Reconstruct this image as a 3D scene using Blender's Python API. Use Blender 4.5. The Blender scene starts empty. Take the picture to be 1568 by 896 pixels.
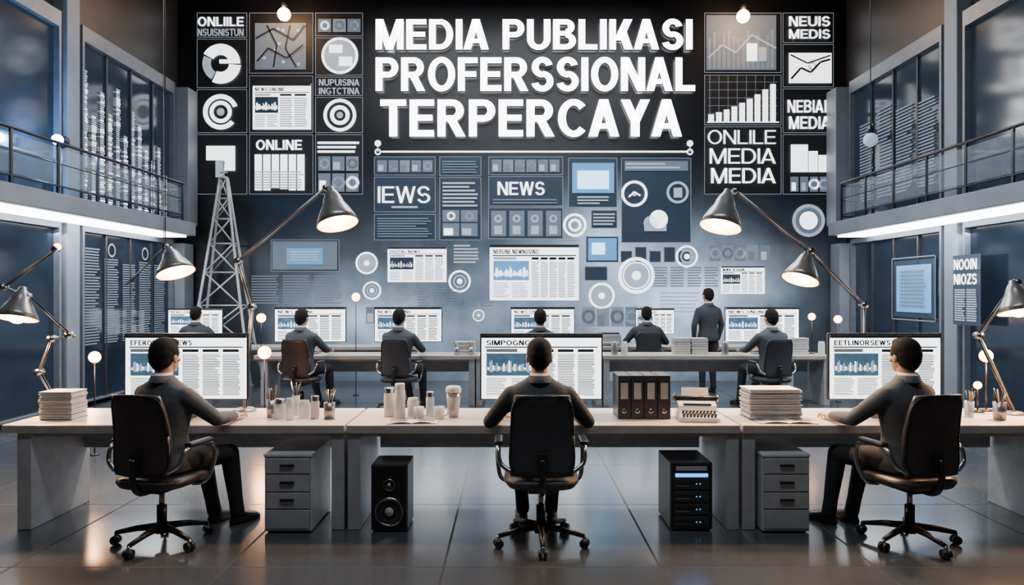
import bpy, bmesh, math, random
from mathutils import Vector, Matrix
random.seed(7)
scene = bpy.context.scene
COL = scene.collection
V = Vector

# ------------------------------------------------------------------ materials
def mat(name, col, rough=.5, metal=0., emit=None, es=0., var=.12, nscale=8., bump=0., bscale=60., alpha=1., stretch=None, trans=0.):
    m = bpy.data.materials.new(name); m.use_nodes = True
    nt = m.node_tree; p = nt.nodes['Principled BSDF']
    tc = nt.nodes.new('ShaderNodeTexCoord'); mp = nt.nodes.new('ShaderNodeMapping')
    nt.links.new(tc.outputs['Object'], mp.inputs['Vector'])
    if stretch: mp.inputs['Scale'].default_value = stretch
    nz = nt.nodes.new('ShaderNodeTexNoise'); nz.inputs['Scale'].default_value = nscale
    nz.inputs['Detail'].default_value = 3
    nt.links.new(mp.outputs[0], nz.inputs['Vector'])
    rp = nt.nodes.new('ShaderNodeValToRGB')
    c = list(col)
    rp.color_ramp.elements[0].position = .3; rp.color_ramp.elements[1].position = .7
    rp.color_ramp.elements[0].color = [x*(1-var) for x in c]+[1]
    rp.color_ramp.elements[1].color = [min(1, x*(1+var)) for x in c]+[1]
    nt.links.new(nz.outputs['Fac'], rp.inputs[0]); nt.links.new(rp.outputs[0], p.inputs['Base Color'])
    p.inputs['Roughness'].default_value = rough; p.inputs['Metallic'].default_value = metal
    if emit is not None:
        p.inputs['Emission Color'].default_value = list(emit)+[1]; p.inputs['Emission Strength'].default_value = es
    if alpha < 1: p.inputs['Alpha'].default_value = alpha
    if trans: p.inputs['Transmission Weight'].default_value = trans
    if bump:
        n2 = nt.nodes.new('ShaderNodeTexNoise'); n2.inputs['Scale'].default_value = bscale
        nt.links.new(mp.outputs[0], n2.inputs['Vector'])
        bp = nt.nodes.new('ShaderNodeBump'); bp.inputs['Strength'].default_value = bump; bp.inputs['Distance'].default_value = .01
        nt.links.new(n2.outputs['Fac'], bp.inputs['Height']); nt.links.new(bp.outputs[0], p.inputs['Normal'])
    return m

M_white = mat('art_white', (.8,.82,.85), .6, emit=(.93,.97,1), es=2.8, var=.03)
M_sign = mat('sign_white', (.9,.9,.92), .5, emit=(1,1,1), es=9.0, var=.02)
M_signs = mat('sign_return_grey', (.10,.11,.13), .5)
M_grey = mat('art_grey', (.3,.32,.36), .6, emit=(.58,.7,.85), es=.6, var=.1)
M_dim = mat('art_dim', (.1,.12,.15), .6, emit=(.42,.58,.8), es=.22, var=.1)
M_line = mat('art_line', (.15,.16,.18), .6, emit=(.55,.7,.85), es=.26, var=.1)
M_dark = mat('art_dark', (.005,.007,.011), .6)
M_dark2 = mat('art_panel_navy', (.014,.024,.04), .5, emit=(.07,.17,.30), es=.13)
M_blue = mat('art_blue', (.1,.3,.6), .6, emit=(.08,.34,.72), es=.7, nscale=3)
M_lblue = mat('art_light_blue', (.4,.6,.8), .6, emit=(.40,.75,1), es=3.0)
S_white = mat('screen_white', (.8,.8,.8), .3, emit=(.9,.96,1), es=3.6, var=.02)
S_grey = mat('screen_text_grey', (.06,.06,.07), .4, emit=(.5,.55,.6), es=.28)
S_dark = mat('screen_dark', (.01,.01,.012), .3, emit=(.1,.12,.15), es=.08)
S_blue = mat('screen_photo_blue', (.05,.12,.2), .3, emit=(.10,.22,.34), es=.5, nscale=14, var=.6)
S_mid = mat('screen_photo_mid', (.3,.4,.5), .3, emit=(.5,.7,.9), es=.9)
M_black = mat('black_plastic', (.010,.010,.012), .35)
M_char = mat('charcoal_plastic', (.028,.030,.034), .4)
M_chrome = mat('brushed_metal', (.45,.46,.48), .25, 1.)
M_lampm = mat('lamp_enamel_grey', (.32,.31,.30), .3, .65)
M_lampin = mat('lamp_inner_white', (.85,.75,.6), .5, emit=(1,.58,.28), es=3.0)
M_darkmet = mat('dark_metal', (.05,.05,.055), .3, .8)
M_bulb = mat('bulb_warm', (1,.85,.6), .4, emit=(1,.56,.24), es=50, var=.01)
M_bulbs = mat('bulb_warm_small', (1,.85,.6), .4, emit=(1,.40,.13), es=22, var=.01)
M_flare = mat('flare_glow_blue', (.8,.9,1), .4, emit=(.25,.55,1), es=60, var=.01)  # blue glow standing in for a lens flare
M_strip = mat('led_strip', (1,1,1), .4, emit=(.9,.95,1), es=13, var=.01)
M_panel = mat('added_fill_panel', (1,1,1), .4, emit=(.9,.95,1), es=4, var=.01)  # glowing face of the added, unseen fill lights
M_wood = mat('desk_top_beech', (.66,.57,.49), .3, nscale=3, var=.10, stretch=(1,9,9), bump=.02)
M_edge = mat('desk_edge', (.36,.32,.29), .4)
M_leg = mat('desk_leg_grey', (.30,.31,.33), .4)
M_cab = mat('cabinet_grey', (.46,.48,.51), .38, .1)
M_cabf = mat('cabinet_front_grey', (.32,.335,.36), .35, .1)
M_wall = mat('wall_charcoal', (.014,.016,.021), .45, bump=.05, bscale=12)
M_ceil = mat('ceiling_black', (.004,.004,.006), .8)
M_conc = mat('painted_concrete', (.18,.205,.24), .5, bump=.08, bscale=20, nscale=2)
M_frame = mat('window_frame_grey', (.15,.17,.205), .4, .3)
M_glassd = mat('dark_window_glass', (.008,.012,.019), .12, 0., emit=(.12,.22,.38), es=.06, nscale=1.2, var=.5)
M_glass = mat('clear_rail_glass', (.5,.6,.7), .04, alpha=.12)
M_suit = mat('suit_charcoal', (.034,.040,.047), .8, bump=.4, bscale=9, nscale=30)
M_suit2 = mat('suit_slate', (.054,.064,.078), .8, bump=.4, bscale=9, nscale=30)
M_trou = mat('trousers_dark', (.018,.020,.026), .8, bump=.3, bscale=9)
M_skin = mat('skin', (.50,.29,.19), .5, var=.06)
M_hair = mat('hair_black', (.006,.005,.005), .8, bump=.5, bscale=40, stretch=(5,5,.8))
M_hair.node_tree.nodes['Principled BSDF'].inputs['Specular IOR Level'].default_value=.25
M_shirt = mat('shirt_white', (.75,.76,.78), .7)
M_shoe = mat('shoe_leather', (.012,.011,.011), .25)
M_eye = mat('eye_white', (.8,.8,.78), .3)
M_lip = mat('lips', (.38,.16,.13), .5)
M_chairf = mat('chair_fabric', (.030,.032,.040), .55, bump=.25, bscale=200)
M_chairl = mat('chair_leather_brown', (.035,.026,.027), .36, bump=.15, bscale=80)
M_paper = mat('paper_white', (.72,.71,.68), .7)
M_paperg = mat('paper_grey', (.35,.35,.35), .8)  # plain grey stock for some sheets, labels and the cup sleeve
M_ceram = mat('ceramic_white', (.6,.6,.6), .25)
M_steelc = mat('steel_cup', (.32,.33,.35), .3, .8)
M_jar = mat('jar_glass', (.6,.66,.7), .08, alpha=.45)
M_pen = mat('pencil_orange', (.4,.2,.08), .5)
M_cone = mat('woofer_cone', (.02,.02,.022), .5)
M_bled = mat('blue_led', (.1,.4,.8), .4, emit=(.05,.33,1), es=3)
M_tower = mat('tower_steel', (.55,.57,.60), .4, .3)

# ------------------------------------------------------------------ builder
class B:
    def __init__(s, M=None):
        s.v=[]; s.f=[]; s.m=[]; s.s=[]; s.mats=[]; s.M=M or Matrix()
    def mi(s, m):
        if m not in s.mats: s.mats.append(m)
        return s.mats.index(m)
    def add(s, vs, fs, m, smooth=False, M=None):
        o=len(s.v); T = s.M@M if M is not None else s.M
        s.v += [T@V(p) for p in vs]; k=s.mi(m)
        for f in fs: s.f.append([o+i for i in f]); s.m.append(k); s.s.append(smooth)
    def box(s,x0,x1,y0,y1,z0,z1,m,M=None):
        vs=[(x,y,z) for x in(x0,x1) for y in(y0,y1) for z in(z0,z1)]
        s.add(vs,[(0,1,3,2),(4,6,7,5),(0,4,5,1),(2,3,7,6),(0,2,6,4),(1,5,7,3)],m,False,M)
    def rbox(s,x0,x1,y0,y1,z0,z1,m,r=.01,seg=2,M=None):
        bm=bmesh.new(); bmesh.ops.create_cube(bm,size=1)
        for v in bm.verts: v.co=V((x0+(v.co.x+.5)*(x1-x0), y0+(v.co.y+.5)*(y1-y0), z0+(v.co.z+.5)*(z1-z0)))
        bmesh.ops.bevel(bm,geom=bm.edges[:],offset=r,segments=seg,affect='EDGES',profile=.5)
        bm.verts.index_update()
        s.add([v.co.copy() for v in bm.verts],[[v.index for v in f.verts] for f in bm.faces],m,False,M); bm.free()
    def sweep(s,pts,rad,m,n=10,cap=True,flat=1.):
        pts=[V(p) for p in pts]
        if not isinstance(rad,(list,tuple)): rad=[rad]*len(pts)
        vs=[];fs=[];prev=None
        for i,p in enumerate(pts):
            t=(pts[min(i+1,len(pts)-1)]-pts[max(i-1,0)])
            t.normalize()
            if prev is None:
                a=V((0,0,1)) if abs(t.z)<.9 else V((1,0,0)); nrm=t.cross(a).normalized()
            else: nrm=(prev-t*prev.dot(t)).normalized()
            prev=nrm; bn=t.cross(nrm)
            for k in range(n):
                a=2*math.pi*k/n; vs.append(p+nrm*math.cos(a)*rad[i]+bn*math.sin(a)*rad[i]*flat)
        for i in range(len(pts)-1):
            for k in range(n):
                fs.append((i*n+k,i*n+(k+1)%n,(i+1)*n+(k+1)%n,(i+1)*n+k))
        if cap: fs.append(tuple(range(n))[::-1]); fs.append(tuple((len(pts)-1)*n+k for k in range(n)))
        s.add(vs,fs,m,True)
    def cyl(s,p0,p1,r0,m,r1=None,n=20): s.sweep([p0,p1],[r0,r0 if r1 is None else r1],m,n)
    def lathe(s,prof,m,p=(0,0,0),d=(0,0,1),n=28,smooth=True):
        q=V(d).normalized().to_track_quat('Z','Y').to_matrix().to_4x4(); T=Matrix.Translation(V(p))@q
        vs=[];fs=[]
        for r,h in prof:
            for k in range(n):
                a=2*math.pi*k/n; vs.append((r*math.cos(a),r*math.sin(a),h))
        for i in range(len(prof)-1):
            for k in range(n): fs.append((i*n+k,i*n+(k+1)%n,(i+1)*n+(k+1)%n,(i+1)*n+k))
        s.add(vs,fs,m,smooth,T)
    def sphere(s,c,r,m,n=16,rot=None):
        if not isinstance(r,(list,tuple)): r=(r,r,r)
        vs=[(0,0,1)];fs=[];k=n//2
        for i in range(1,k):
            a=math.pi*i/k
            for j in range(n):
                b=2*math.pi*j/n; vs.append((math.sin(a)*math.cos(b),math.sin(a)*math.sin(b),math.cos(a)))
        vs.append((0,0,-1)); e=len(vs)-1
        for j in range(n):
            fs.append((0,1+j,1+(j+1)%n)); fs.append((e,1+(k-2)*n+(j+1)%n,1+(k-2)*n+j))
            for i in range(k-2): fs.append((1+i*n+j,1+(i+1)*n+j,1+(i+1)*n+(j+1)%n,1+i*n+(j+1)%n))
        T=Matrix.Translation(V(c))@(rot or Matrix())@Matrix.Diagonal((r[0],r[1],r[2],1))
        s.add(vs,fs,m,True,T)
    def loft(s,rings,m,n=28,bend=0.):
        # ring: (z,cx,cy,rx,ry,exp)
        vs=[];fs=[]
        for z,cx,cy,rx,ry,e in rings:
            for k in range(n):
                a=2*math.pi*k/n; c=math.cos(a); d=math.sin(a)
                x=rx*math.copysign(abs(c)**(2/e),c); y=ry*math.copysign(abs(d)**(2/e),d)
                vs.append((cx+x,cy+y+bend*x*x,z))
        for i in range(len(rings)-1):
            for k in range(n): fs.append((i*n+k,i*n+(k+1)%n,(i+1)*n+(k+1)%n,(i+1)*n+k))
        fs.append(tuple(range(n))[::-1]); fs.append(tuple((len(rings)-1)*n+k for k in range(n)))
        s.add(vs,fs,m,True)
    def limb(s,js,m,n=14):
        for i in range(len(js)-1):
            (p,r),(q,t)=js[i],js[i+1]; s.sweep([p,q],[r,t],m,n)
        for p,r in js: s.sphere(p,r,m,n)
    def mesh(s,name,recalc=True):
        me=bpy.data.meshes.new(name); me.from_pydata([tuple(v) for v in s.v],[],s.f)
        for m in s.mats: me.materials.append(m)
        me.polygons.foreach_set('material_index',s.m); me.polygons.foreach_set('use_smooth',s.s)
        if recalc:
            bm=bmesh.new(); bm.from_mesh(me); bmesh.ops.recalc_face_normals(bm,faces=bm.faces[:]); bm.to_mesh(me); bm.free()
        me.update(); return me
    def obj(s,name,parent=None,loc=(0,0,0),rz=0.,recalc=True):
        return put(name,s.mesh(name,recalc),parent,loc,rz)
def put(name,me,parent=None,loc=(0,0,0),rz=0.,sc=1.):
    ob=bpy.data.objects.new(name,me); COL.objects.link(ob); ob.location=loc; ob.rotation_euler=(0,0,rz); ob.scale=(sc,)*3
    if parent: ob.parent=parent
    return ob
def catmull(pts,k=6):
    P=[V(p) for p in pts]; out=[]
    for i in range(len(P)-1):
        a=P[max(i-1,0)];b=P[i];c=P[i+1];d=P[min(i+2,len(P)-1)]
        for j in range(k):
            t=j/k; out.append(.5*((2*b)+(c-a)*t+(2*a-5*b+4*c-d)*t*t+(3*b-a-3*c+d)*t**3))
    out.append(P[-1]); return out
def remesh(b,voxel,it,m,name):
    ob=b.obj('tmp'); r=ob.modifiers.new('r','REMESH'); r.mode='VOXEL'; r.voxel_size=voxel; r.use_smooth_shade=True
    sm=ob.modifiers.new('s','SMOOTH'); sm.factor=.5; sm.iterations=it
    dg=bpy.context.evaluated_depsgraph_get(); me=bpy.data.meshes.new_from_object(ob.evaluated_get(dg))
    bpy.data.objects.remove(ob); me.name=name; me.materials.clear(); me.materials.append(m)
    for p in me.polygons: p.use_smooth=True; p.material_index=0
    return me
def light(name,kind,loc,energy,col=(1,1,1),size=.1,rot=None,parent=None,sy=None,spot=None,target=None):
    l=bpy.data.lights.new(name,kind); l.energy=energy; l.color=col
    if kind=='AREA':
        l.size=size
        if sy: l.shape='RECTANGLE'; l.size_y=sy
    else: l.shadow_soft_size=size
    if spot: l.spot_size=spot; l.spot_blend=.6
    o=bpy.data.objects.new(name,l); COL.objects.link(o); o.location=loc
    if rot: o.rotation_euler=rot
    if target is not None: o.rotation_euler=(V(target)-V(loc)).to_track_quat('-Z','Y').to_euler()
    if parent: o.parent=parent
    return o

# grotesque lettering: every glyph is a list of convex polygons, cap height 1
def glyph(ch,t):
    h=t*.86; P=[]
    def rect(x0,x1,y0,y1): P.append([(x0,y0),(x1,y0),(x1,y1),(x0,y1)])
    def diag(xb,xt,w,y0=0,y1=1): P.append([(xb,y0),(xb+w,y0),(xt+w,y1),(xt,y1)])
    def arc(cx,cy,rx,ry,a0,a1):
        n=max(4,int(abs(a1-a0)/10)); o=[]
        for i in range(n+1):
            a=math.radians(a0+(a1-a0)*i/n); c,s=math.cos(a),math.sin(a)
            o.append(((cx+rx*c,cy+ry*s),(cx+(rx-t)*c,cy+(ry-h)*s)))
        for i in range(n): P.append([o[i][1],o[i][0],o[i+1][0],o[i+1][1]])
    d=t*1.18; w=.6
    if ch=='I': w=t; rect(0,t,0,1)
    elif ch=='L': w=.58; rect(0,t,0,1); rect(t,w,0,h)
    elif ch in 'EF':
        w=.62 if ch=='E' else .58; rect(0,t,0,1); rect(t,w,1-h,1); rect(t,w-.04,.5-h*.45,.5+h*.5)
        if ch=='E': rect(t,w,0,h)
    elif ch=='T': w=.66; rect(0,w,1-h,1); rect(w/2-t/2,w/2+t/2,0,1-h)
    elif ch=='D': w=.74; rect(0,t,0,1); rect(t,.35,1-h,1); rect(t,.35,0,h); arc(.35,.5,.39,.5,-90,90)
    elif ch in 'PR':
        w=.67; rect(0,t,0,1); rect(t,.37,1-h,1); rect(t,.37,.40,.40+h); arc(.37,.70,.30,.30,-90,90)
        if ch=='R': w=.71; diag(.71-d,.26,d,0,.42)
    elif ch=='B': w=.70; rect(0,t,0,1); rect(t,.38,1-h,1); rect(t,.38,.56-h*.6,.56+h*.3); rect(t,.38,0,h); arc(.38,.75,.28,.25,-90,90); arc(.38,.285,.32,.285,-90,90)
    elif ch=='O': w=.80; arc(.40,.5,.40,.515,0,360)
    elif ch=='C': w=.74; arc(.40,.5,.40,.515,42,318)
    elif ch=='S': w=.66; arc(.33,.71,.31,.305,15,270); arc(.33,.29,.33,.305,-165,90)
    elif ch=='U': w=.72; rect(0,t,.35,1); rect(w-t,w,.35,1); arc(.36,.35,.36,.365,180,360)
    elif ch=='K': w=.72; rect(0,t,0,1); diag(t*.7,.72-d*1.15,d*1.1,.30,1); diag(.73-d*1.12,.26,d*1.1,0,.62)
    elif ch=='N': w=.71; rect(0,t,0,1); rect(w-t,w,0,1); diag(w-d*1.02,0,d,0,1)
    elif ch=='M': w=.86; rect(0,t,0,1); rect(w-t,w,0,1); diag(w/2-d/2,0.01,d*.95,0,1); diag(w/2-d/2,w-d*.95,d*.95,0,1)
    elif ch=='W': w=1.0; diag(.20,0,d*.85,0,1); diag(.20,.5-d*.42,d*.85,0,1); diag(.8-d*.85,.5-d*.42,d*.85,0,1); diag(.8-d*.85,1-d*.85,d*.85,0,1)
    elif ch=='A': w=.78; diag(0,.39-d/2,d*.96,0,1); diag(w-d*.96,.39-d/2,d*.96,0,1); rect(.17,.61,.21,.21+h*.85)
    elif ch=='Y': w=.74; diag(.37-d/2,0,d,.40,1); diag(.37-d/2,w-d,d,.40,1); rect(.37-t*.55,.37+t*.55,0,.45)
    elif ch=='Z': w=.64; rect(0,w,0,h); rect(0,w,1-h,1); diag(0,w-d*1.1,d*1.1,h*.9,1-h*.9)
    elif ch=='G': w=.78; arc(.40,.5,.40,.515,45,330); rect(.42,.76,.38,.38+h*.85); rect(.60,.76,.08,.45)
    else: w=.26
    return w,P

# flat artwork on a plane: u right, v up, w toward the viewer
def plane_M(origin,udir,wdir):
    u=V(udir);w=V(wdir);v=w.cross(u)
    M=Matrix(((u.x,v.x,w.x,origin[0]),(u.y,v.y,w.y,origin[1]),(u.z,v.z,w.z,origin[2]),(0,0,0,1))); return M
class Art(B):
    def quad(s,u0,u1,v0,v1,w,m): s.add([(u0,v0,w),(u1,v0,w),(u1,v1,w),(u0,v1,w)],[(0,1,2,3)],m)
    def letters(s,st,u0,u1,v0,v1,w,m,t=.19,gap=.085,depth=0.,side=None):
        x=0; G=[]; pv=''
        for ch in st:
            gw,P=glyph(ch,t)
            if ch=='A' and pv and pv not in ' ': x-=.05
            if pv=='A' and ch in 'YT': x-=.05
            G.append((x,P)); x+=gw+gap; pv=ch
        tot=x-gap; k=(u1-u0)/tot; H=v1-v0
        for gx,P in G:
            for poly in P:
                q=[(u0+(gx+a)*k,v0+b*H) for a,b in poly]; n=len(q)
                s.add([(a,b,w+depth) for a,b in q],[tuple(range(n))],m)
                if depth:
                    s.add([(a,b,w+depth-.001) for a,b in q]+[(a,b,w) for a,b in q],[(i,(i+1)%n,n+(i+1)%n,n+i) for i in range(n)],side or m)
    def ring(s,u,v,r0,r1,w,m,a0=0,a1=360,n=36):
        vs=[];fs=[];k=max(3,int(n*(a1-a0)/360))
        for i in range(k+1):
            a=math.radians(a0+(a1-a0)*i/k); vs+= [(u+r0*math.cos(a),v+r0*math.sin(a),w),(u+r1*math.cos(a),v+r1*math.sin(a),w)]
        for i in range(k): fs.append((2*i,2*i+1,2*i+3,2*i+2))
        s.add(vs,fs,m)
    def frame(s,u0,u1,v0,v1,w,m,t=.012):
        s.quad(u0,u1,v0,v0+t,w,m);s.quad(u0,u1,v1-t,v1,w,m);s.quad(u0,u0+t,v0,v1,w,m);s.quad(u1-t,u1,v0,v1,w,m)
    def stroke(s,pts,t,w,m):
        for (a,b),(c,d) in zip(pts[:-1],pts[1:]):
            L=math.hypot(c-a,d-b) or 1; nx,ny=-(d-b)/L*t/2,(c-a)/L*t/2
            s.add([(a+nx,b+ny,w),(a-nx,b-ny,w),(c-nx,d-ny,w),(c+nx,d+ny,w)],[(0,1,2,3)],m)
    def lines(s,u0,u1,v0,v1,w,m,n,fill=.5,jit=.12):
        p=(v1-v0)/n
        for i in range(n):
            e=u1-(u1-u0)*random.random()*jit*(3 if random.random()<.15 else 1)
            s.quad(u0,e,v1-(i+1)*p+p*(1-fill)/2,v1-i*p-p*(1-fill)/2,w,m)
    def page(s,u0,u1,v0,v1,w,dw=.002,bg=None,tx=None,dk=None,ph=None,md=None,head='NEWS ONLINE',n=24,cols=4):
        bg=bg or S_white;tx=tx or S_grey;dk=dk or S_dark;ph=ph or S_blue;md=md or S_mid
        W=u1-u0;H=v1-v0
        s.quad(u0,u1,v0,v1,w,bg)
        s.quad(u0,u1,v1-.05*H,v1,w+dw,dk)
        s.letters(head,u0+.04*W,u0+.55*W,v1-.165*H,v1-.085*H,w+dw,dk,.21)
        s.quad(u0+.03*W,u1-.03*W,v1-.205*H,v1-.185*H,w+dw,dk)
        s.quad(u0+.04*W,u0+.30*W,v1-.27*H,v1-.22*H,w+dw,tx)
        s.quad(u0+.04*W,u0+.44*W,v0+.36*H,v1-.29*H,w+dw,ph)
        N=26
        for i in range(N):
            a=u0+W*(.05+.38*i/N); hh=H*(.02+.10*abs(math.sin(i*.9))*abs(math.sin(i*.31+1))+.03*random.random())
            s.quad(a,a+W*.011,v0+.46*H-hh*.35,v0+.46*H+hh,w+2*dw,md if i%3 else bg)
        s.lines(u0+.04*W,u0+.22*W,v0+.05*H,v0+.33*H,w+dw,tx,int(n*.36)); s.lines(u0+.25*W,u0+.44*W,v0+.05*H,v0+.33*H,w+dw,tx,int(n*.36))
        c0=.47;cw=(.97-c0)/(cols-1)
        for i in range(cols-1):
            a=u0+(c0+cw*i)*W; s.quad(a,a+cw*.8*W,v1-.27*H,v1-.225*H,w+dw,dk)
            s.lines(a,a+cw*.88*W,v0+.05*H,v1-.3*H,w+dw,tx,int(n*.75),.58)

# ------------------------------------------------------------------ room shell
WALLY=14.0; CAMZ=1.69
def floor_mat():
    m=bpy.data.materials.new('floor_polished_tile'); m.use_nodes=True; nt=m.node_tree; p=nt.nodes['Principled BSDF']
    tc=nt.nodes.new('ShaderNodeTexCoord'); mp=nt.nodes.new('ShaderNodeMapping'); mp.inputs['Location'].default_value=(.42,-4.5+1.33*8,0)
    nt.links.new(tc.outputs['Object'],mp.inputs[0])
    br=nt.nodes.new('ShaderNodeTexBrick'); br.offset=0; br.squash=1
    for k,v in(('Scale',1),('Brick Width',1.33),('Row Height',1.33),('Mortar Size',.008),('Mortar Smooth',.1),('Bias',0)): br.inputs[k].default_value=v
    br.inputs['Color1'].default_value=(.050,.057,.066,1); br.inputs['Color2'].default_value=(.060,.067,.077,1); br.inputs['Mortar'].default_value=(.003,.003,.004,1)
    nt.links.new(mp.outputs[0],br.inputs['Vector'])
    nz=nt.nodes.new('ShaderNodeTexNoise'); nz.inputs['Scale'].default_value=1.2; nz.inputs['Detail'].default_value=4; nt.links.new(mp.outputs[0],nz.inputs['Vector'])
    mx=nt.nodes.new('ShaderNodeMix'); mx.data_type='RGBA'; mx.blend_type='MULTIPLY'; mx.inputs[0].default_value=.15
    nt.links.new(br.outputs['Color'],mx.inputs[6]); nt.links.new(nz.outputs['Color'],mx.inputs[7]); nt.links.new(mx.outputs[2],p.inputs['Base Color'])
    mr=nt.nodes.new('ShaderNodeMapRange'); mr.inputs[3].default_value=.15; mr.inputs[4].default_value=.24
    nt.links.new(nz.outputs['Fac'],mr.inputs[0])
    m2=nt.nodes.new('ShaderNodeMath'); m2.operation='ADD'; nt.links.new(mr.outputs[0],m2.inputs[0]); nt.links.new(br.outputs['Fac'],m2.inputs[1])
    nt.links.new(m2.outputs[0],p.inputs['Roughness'])
    p.inputs['Specular IOR Level'].default_value=1.0
    p.inputs['IOR'].default_value=1.6
    bp=nt.nodes.new('ShaderNodeBump'); bp.inputs['Strength'].default_value=.5; bp.inputs['Distance'].default_value=.004; bp.invert=True
    nt.links.new(br.outputs['Fac'],bp.inputs['Height']); nt.links.new(bp.outputs[0],p.inputs['Normal'])
    return m
def haze_wall_mat():
    # media wall: lit haze painted as blue-grey emission, brightest mid-wall, black towards top
    m=bpy.data.materials.new('media_wall_painted_haze'); m.use_nodes=True; nt=m.node_tree; p=nt.nodes['Principled BSDF']
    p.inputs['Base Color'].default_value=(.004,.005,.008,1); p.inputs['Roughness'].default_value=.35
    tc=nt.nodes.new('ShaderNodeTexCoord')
    def haze_blob(loc,sc):
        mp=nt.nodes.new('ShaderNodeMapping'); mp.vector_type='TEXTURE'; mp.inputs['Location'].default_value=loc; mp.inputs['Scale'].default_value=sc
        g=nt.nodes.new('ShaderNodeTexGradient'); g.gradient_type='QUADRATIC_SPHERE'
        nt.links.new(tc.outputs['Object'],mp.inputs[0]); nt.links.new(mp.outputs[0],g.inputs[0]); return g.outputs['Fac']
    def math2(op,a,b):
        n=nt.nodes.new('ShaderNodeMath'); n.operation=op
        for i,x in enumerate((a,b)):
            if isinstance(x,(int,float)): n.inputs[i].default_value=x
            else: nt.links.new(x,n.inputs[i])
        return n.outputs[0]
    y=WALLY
    f=math2('MULTIPLY',haze_blob((.8,y,1.0),(7.5,5,4.2)),.9)
    f=math2('ADD',f,math2('MULTIPLY',haze_blob((1.8,y,2.75),(1.7,3,1.4)),1.8))
    f=math2('ADD',f,math2('MULTIPLY',haze_blob((-2.8,y,1.2),(2.6,3,1.4)),1.4))
    f=math2('ADD',f,math2('MULTIPLY',haze_blob((3.3,y,1.5),(2.8,3,2.0)),2.5))
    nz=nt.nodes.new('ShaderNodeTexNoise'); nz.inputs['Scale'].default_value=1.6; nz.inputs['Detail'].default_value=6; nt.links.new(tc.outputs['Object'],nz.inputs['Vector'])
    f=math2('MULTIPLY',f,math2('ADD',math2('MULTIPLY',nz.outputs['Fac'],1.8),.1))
    nt.links.new(math2('MULTIPLY',f,1.0),p.inputs['Emission Strength']); p.inputs['Emission Color'].default_value=(.38,.52,.70,1)  # painted haze glow, also raised to brighten the floor
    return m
b=B(); b.box(-6.6,6.6,-2,14.3,-.1,0,floor_mat()); b.obj('floor')
b=B(); b.box(-6.6,6.6,-2,14.3,7.7,7.8,M_ceil)
for i in range(9): b.box(-6.3,6.3,.5+i*1.6,.62+i*1.6,7.5,7.7,M_ceil)
b.obj('ceiling')
b=B(); b.box(-6.6,6.6,WALLY,WALLY+.2,0,7.7,haze_wall_mat()); b.obj('wall_back')
b=B(); b.box(-6.6,6.6,-2.2,-2,0,7.7,M_wall); b.obj('wall_front')
wi=0; WIN={}
for s,nm in((-1,'left'),(1,'right')):
    b=B(); x0,x1=sorted((s*6.4,s*6.6)); b.box(x0,x1,-2,WALLY,0,7.7,M_wall); b.obj('wall_'+nm)
    # upper and lower window bands
    for lo,hi,y0,y1,k in((2.95,5.35,10.6,13.5,0),(2.95,5.35,5.0,10.1,0),(.1,2.58,10.6,13.45,1),(.1,2.58,5.0,10.1,1)):
        b=B(); a0,a1=sorted((s*6.3,s*6.39)); b.box(a0,a1,y0,y1,lo,hi,M_glassd)
        f0,f1=sorted((s*6.22,s*6.39))
        th=.22 if k==0 else .08
        b.box(f0,f1,y0,y1,hi,hi+th,M_frame); b.box(f0,f1,y0,y1,lo-.02,lo,M_frame)
        b.box(f0,f1,y1-.05,y1,lo,hi,M_frame); b.box(f0,f1,y0,y0+.05,lo,hi,M_frame)
        nmu=4
        for i in range(1,nmu):
            yy=y0+(y1-y0)*i/nmu; g0,g1=sorted((s*6.27,s*6.39)); b.box(g0,g1,yy-.02,yy+.02,lo,hi,M_char)
        if k==0: b.box(g0,g1,y0,y1,lo+.55,lo+.58,M_char)
        wi+=1; WIN[(s,k,y0>10)]=b.obj('window_%d'%wi)
    b=B(); a0,a1=sorted((s*6.2,s*6.56)); b.rbox(a0,a1,10.2,10.5,0,7.5,M_conc,.01); b.obj('column')
    b=B(); a0,a1=sorted((s*6.0,s*6.39)); b.rbox(a0,a1,13.55,13.97,2.95,5.5,M_conc,.01); b.rbox(*sorted((s*6.05,s*6.39)),13.5,13.9,0,2.6,M_conc,.01); b.obj('pilaster')
    b=B(); a0,a1=sorted((s*5.6,s*6.19)); b.rbox(a0,a1,3.0,12.96,2.69,2.92,M_conc,.012)
    b.obj('mezzanine_balcony')
    b=B(); a0,a1=sorted((s*5.70,s*6.16)); b.box(a0,a1,7,12.8,2.655,2.688,M_strip); o=b.obj('led_strip_light')
    light('strip_glow_'+nm,'AREA',(s*5.93,10,2.6),110,(.85,.93,1),.3,sy=5.5,parent=None,target=(s*5.2,10,0))
    # railing
    b=B(); X=s*5.66
    path=[(X,3.05,3.56),(X,12.5,3.56)]+[(X+s*(.35-.35*math.cos(t))*1,12.5+.4*math.sin(t),3.56) for t in[.3,.7,1.1,1.5]]+[(s*6.17,12.92,3.56)]
    b.sweep(path,.022,M_darkmet,8); b.sweep([(p[0],p[1],3.02) for p in path],.012,M_darkmet,8); b.sweep([(p[0],p[1],3.3) for p in path],.008,M_darkmet,8)
    yy=3.1
    while yy<12.6:
        b.box(X-.012,X+.012,yy-.02,yy+.02,2.92,3.56,M_darkmet); yy+=.86
    b.box(X-.004,X+.004,3.1,12.4,3.04,3.5,M_glass)
    b.obj('balcony_railing')

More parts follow.
